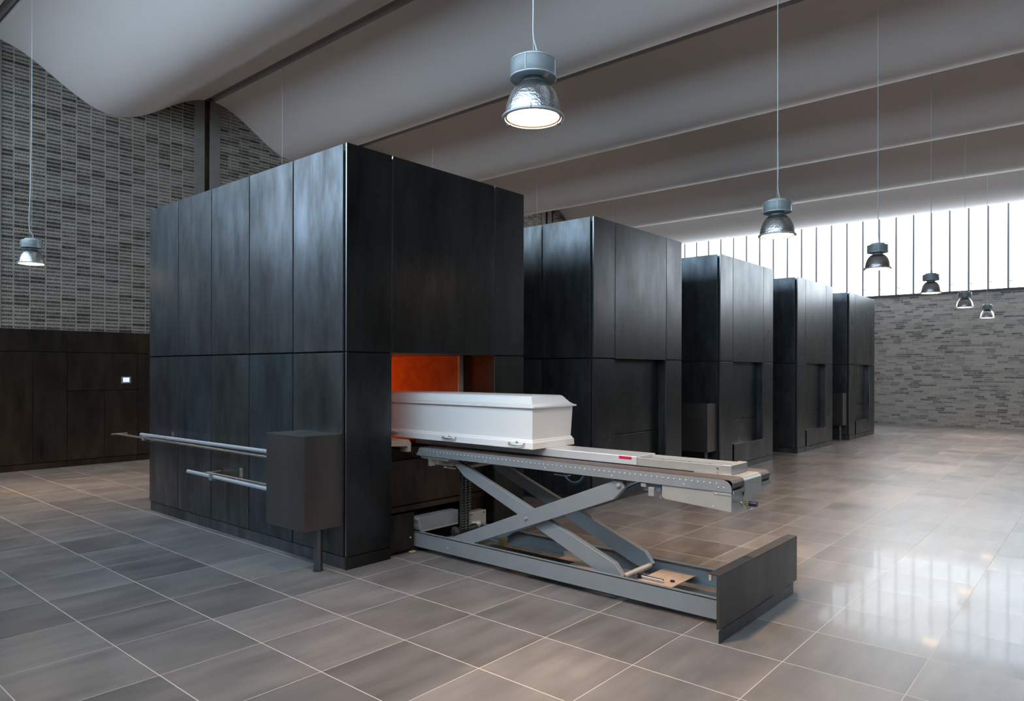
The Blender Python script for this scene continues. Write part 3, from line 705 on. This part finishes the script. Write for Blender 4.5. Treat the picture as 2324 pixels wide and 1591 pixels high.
# small blocks below the deck
for (ya, yb, za, zb) in ((0.012, -0.025, 0.824, 0.843), (-0.085, -0.115, 0.762, 0.822), (-2.205, -2.245, 0.812, 0.835), (-2.262, -2.305, 0.757, 0.815)):
    MB().box(0.80, 0.86, min(ya, yb), max(ya, yb), za, zb, 0.002).build('stop_block', M['alu'], lf)
MB().box(0.80, 0.90, -0.33, -0.03, 0.822, 0.843, 0.002).build('bracket', M['alu'], lf)
MB().box(0.86, 0.95, -0.31, -0.115, 0.770, 0.822, 0.002).build('bracket', M['alu'], lf)
MB().box(0.83, 0.92, -2.34, -2.21, 0.785, 0.843, 0.002).build('bracket', Pn, lf)
MB().cyl((0.86, -2.325, 0.752), 'Z', 0.010, 0.03, 12).build('adjuster', M['alu'], lf, True)
tg = MB(); tg.cyl((0.865, -0.23, 0.757), 'Z', 0.012, 0.010, 14); tg.box(0.858, 0.872, -0.36, -0.22, 0.752, 0.757, 0.001); tg.build('latch', M['alu'], lf)
# blue hoses
def hoses(pts, n, dr, name='air_hose'):
    for j in range(n):
        a = 2*PI*j/n
        MB().spline([(p[0]+dr*math.cos(a), p[1], p[2]+dr*math.sin(a)) for p in pts], 0.0045, 8).build(name, M['hose'] if j != 1 else M['pin'], lf, True)
hoses([(0.93, -2.17, 0.835), (0.93, -2.115, 0.812), (0.93, -2.045, 0.780), (0.93, -1.985, 0.742), (0.93, -1.93, 0.712), (0.94, -1.87, 0.700)], 3, 0.010)
hoses([(1.10, -1.33, 0.835), (1.10, -1.35, 0.765), (1.10, -1.40, 0.725), (1.10, -1.46, 0.722), (1.10, -1.51, 0.755), (1.10, -1.55, 0.835)], 3, 0.009)
MB().box(1.08, 1.13, -1.38, -1.25, 0.765, 0.778, 0.003).build('hose_clip', M['chrome'], lf)
# carriage that pushes the coffin, its guide beam and end block
cg = MB().box(0.988, 1.262, -2.060, 0.30, 0.922, 0.987, 0.006).build('carriage', M['carriage'], lf, label='silver sheet metal carriage under the coffin')
MB().box(0.984, 0.990, -2.020, -1.915, 0.962, 0.982, 0.003).build('reflector', M['red'], cg, label='red reflector')
MB().box(1.000, 1.050, -2.70, -2.058, 0.921, 0.979, 0.002).build('guide_beam', St, lf)
MB().box(1.205, 1.250, -2.70, -2.058, 0.921, 0.979, 0.002).build('guide_beam', St, lf)
MB().box(1.050, 1.205, -2.70, -2.058, 0.921, 0.960).build('guide_floor', St, lf)
MB().box(0.996, 1.258, -2.760, -2.700, 0.920, 0.984, 0.003).build('end_block', M['alu'], lf)
for (y, z) in ((-2.665, 0.958), (-2.665, 0.928)):
    MB().cyl((0.998, y, z), 'X', 0.007, 0.006, 12).build('screw', M['chrome'], lf)
for y in (-2.25, -2.45, -2.6):
    MB().cyl((1.025, y, 0.980), 'Z', 0.006, 0.004, 8).build('screw', M['belt'], lf)
# dark front panel that closes the recess when the loader is parked
fp = MB()
fp.box(0.527, 1.842, -2.892, -2.872, 0.079, 0.3915)
fp.box(0.527, 1.842, -2.892, -2.822, 0.392, 0.400, 0.001)
fpo = fp.build('front_panel', M['steel_box'], lf, label='dark steel front panel')
MB().box(0.527, 0.545, -2.840, -2.822, 0.355, 0.393, 0.004).build('catch', M['tan'], fpo)
fk = MB(); fk.box(0.519, 1.765, -2.894, -2.888, 0.002, 0.074, 0.001); fk.box(0.60, 0.62, -2.888, -2.87, 0.02, 0.085); fk.box(1.70, 1.72, -2.888, -2.87, 0.02, 0.085)
fk.build('front_plinth', M['steel_box'], lf)
MB().box(0.86, 0.90, -2.872, -2.815, 0.04, 0.165).build('panel_bracket', Pn, lf)
MB().box(1.30, 1.34, -2.872, -2.815, 0.04, 0.165).build('panel_bracket', Pn, lf)
MB().box(0.775, 1.425, -2.872, -2.815, 0.060, 0.100).build('panel_bracket', Pn, lf)

# ------------------------------------------------------------------ pendant lamps
SPOTS = {}
def lamp(x, y, z, label, group, proto=None, sway=0.0, zt=None):
    zt = zt or 6.77
    h = zt - z
    t = root('pendant_lamp', (x, y, z), label, 'lamp', group)
    def W(mb): bmesh.ops.translate(mb.bm, verts=mb.bm.verts[:], vec=(x, y, z)); return mb
    if proto is None:
        sh = MB().lathe([(0.150, 0.0), (0.163, -0.003), (0.163, 0.003), (0.152, 0.008), (0.149, 0.030), (0.143, 0.062), (0.132, 0.098), (0.117, 0.130), (0.097, 0.157), (0.078, 0.173), (0.064, 0.180), (0.060, 0.178), (0.076, 0.168), (0.094, 0.152), (0.113, 0.126), (0.128, 0.095), (0.139, 0.060), (0.145, 0.030), (0.147, 0.012)], closed=True)
        W(sh).build('lamp_shade', M['hammer'], t, True)
        rim = MB().lathe([(0.147, -0.002), (0.150, -0.008), (0.160, -0.008), (0.165, -0.004), (0.165, 0.004), (0.158, 0.008), (0.148, 0.004)], closed=True)
        W(rim).build('rim', M['lamp_rim'], t, True)
        ln = MB().lathe([(0.0005, -0.001), (0.128, -0.001), (0.137, 0.002), (0.138, 0.010), (0.0005, 0.010)])
        W(ln).build('lens', M['lens'], t, True)
        rr_ = MB().lathe([(0.1385, 0.000), (0.1385, 0.008), (0.150, 0.006), (0.1505, -0.003)], closed=True); W(rr_).build('gasket_ring', M['bronze'], t, True)
        nk = MB().lathe([(0.062, 0.172), (0.062, 0.190), (0.056, 0.204), (0.056, 0.212)]); W(nk).build('neck', M['lamp_grey'], t, True)
        dr = MB().lathe([(0.0005, 0.204), (0.112, 0.204), (0.1195, 0.206), (0.1215, 0.210), (0.1215, 0.292), (0.1195, 0.297), (0.112, 0.299), (0.0005, 0.299)]); W(dr).build('gear_housing', M['lamp_grey'], t, True)
        bd = MB().lathe([(0.1205, 0.203), (0.1235, 0.205), (0.1235, 0.210), (0.1205, 0.212)], closed=True); bd.lathe([(0.1205, 0.290), (0.1235, 0.292), (0.1235, 0.297), (0.1205, 0.299)], closed=True)
        for a in range(4):
            an = math.radians(200 + 90*a); s_ = MB()
            c_, s2_ = 0.1215*math.cos(an), 0.1215*math.sin(an)
            bd.cyl((c_, s2_, 0.251), 'Z', 0.0035, 0.088, 8)
        W(bd).build('edge_trim', M['lamp_rim'], t, True)
        cp = MB().lathe([(0.0005, 0.299), (0.090, 0.299), (0.088, 0.312), (0.078, 0.322), (0.0005, 0.324)]); W(cp).build('cap', M['lamp_rim'], t, True)
        for a in (95, 215, 335):
            an = math.radians(a); c_, s2_ = math.cos(an), math.sin(an)
            cl = MB().tube([(0.150*c_, 0.150*s2_, 0.024), (0.166*c_, 0.166*s2_, 0.012), (0.170*c_, 0.170*s2_, -0.004), (0.158*c_, 0.158*s2_, -0.012), (0.140*c_, 0.140*s2_, -0.008)], 0.0035, 6)
            W(cl).build('clip', M['chrome'], t, True)
    else:
        for ch_ in proto.children:
            if ch_.name.startswith(('cord', 'hanger', 'lamp_beam')): continue
            c = ch_.copy(); COL.objects.link(c); c.parent = t
    cd = MB(); cd.spline([(x+0.0, y, z+h), (x+0.001, y, z+h*0.6), (x+sway*0.5, y, z+0.95), (x+sway, y, z+0.62), (x+sway*0.7, y, z+0.44), (x+0.012, y-0.01, z+0.37), (x+0.016, y-0.015, z+0.32)], 0.0036, 8)
    cd.build('cord', M['cord'], t, True)
    sd = SPOTS.get('d')
    if sd is None:
        sd = SPOTS['d'] = bpy.data.lights.new('lamp_beam', 'SPOT'); sd.energy = SPOT; sd.color = (1.0, 0.655, 0.40)
        sd.spot_size = math.radians(118); sd.spot_blend = 0.9; sd.shadow_soft_size = 0.13
    so = bpy.data.objects.new('lamp_beam', sd); COL.objects.link(so); so.location = (0, 0, -0.012); so.parent = t
    hg = MB(); hg.tube([(x+0.004, y+0.002, z+h), (x+0.004, y+0.002, z+0.32)], 0.0014, 6)
    hg.build('hanger_wire', M['cord'], t, True)
    return t
G1 = 'pendant lamps in a row before the furnaces'; G2 = 'pendant lamps in the row behind the furnaces'
p0 = lamp(-0.5, -2.31, 2.935, 'large hammered metal pendant lamp hanging over the coffin, nearest of the lit row', G1)
lamp(3.0, -2.325, 2.826, 'second pendant lamp of the front row, hanging low before the third furnace', G1, p0, 0.016)
lamp(6.5, -2.335, 2.912, 'third pendant lamp of the front row, wholly against the bright window', G1, p0, 0.030)
lamp(10.0, -2.325, 2.900, 'fourth pendant lamp of the front row, at the lower edge of the window', G1, p0, 0.0)
lamp(13.5, -2.32, 2.905, 'fifth pendant lamp of the front row, against the top of the grey brick gable', G1, p0, 0.0)
lamp(17.0, -2.30, 2.895, 'farthest and smallest pendant lamp, against the grey brick gable wall', G1, p0, 0.0)
lamp(-0.5, 6.159, 2.991, 'small pendant lamp at the left picture edge before the pierced brick wall', G2, p0, -0.03)
lamp(3.0, 5.90, 2.95, 'hidden pendant lamp whose thin cord shows above the left side of the nearest furnace', G2, p0)
lamp(6.5, 6.00, 2.95, 'hidden pendant lamp, its cord left of the large lamp, above the nearest furnace', G2, p0)
lamp(10.0, 6.05, 2.95, 'hidden pendant lamp, its cord crossing the pierced brick glimpsed beside the second furnace', G2, p0)
lamp(13.5, 6.10, 2.95, 'hidden pendant lamp whose thin cord shows above the second furnace', G2, p0)
for o in bpy.data.objects:
    if '_org' in o: del o['_org']
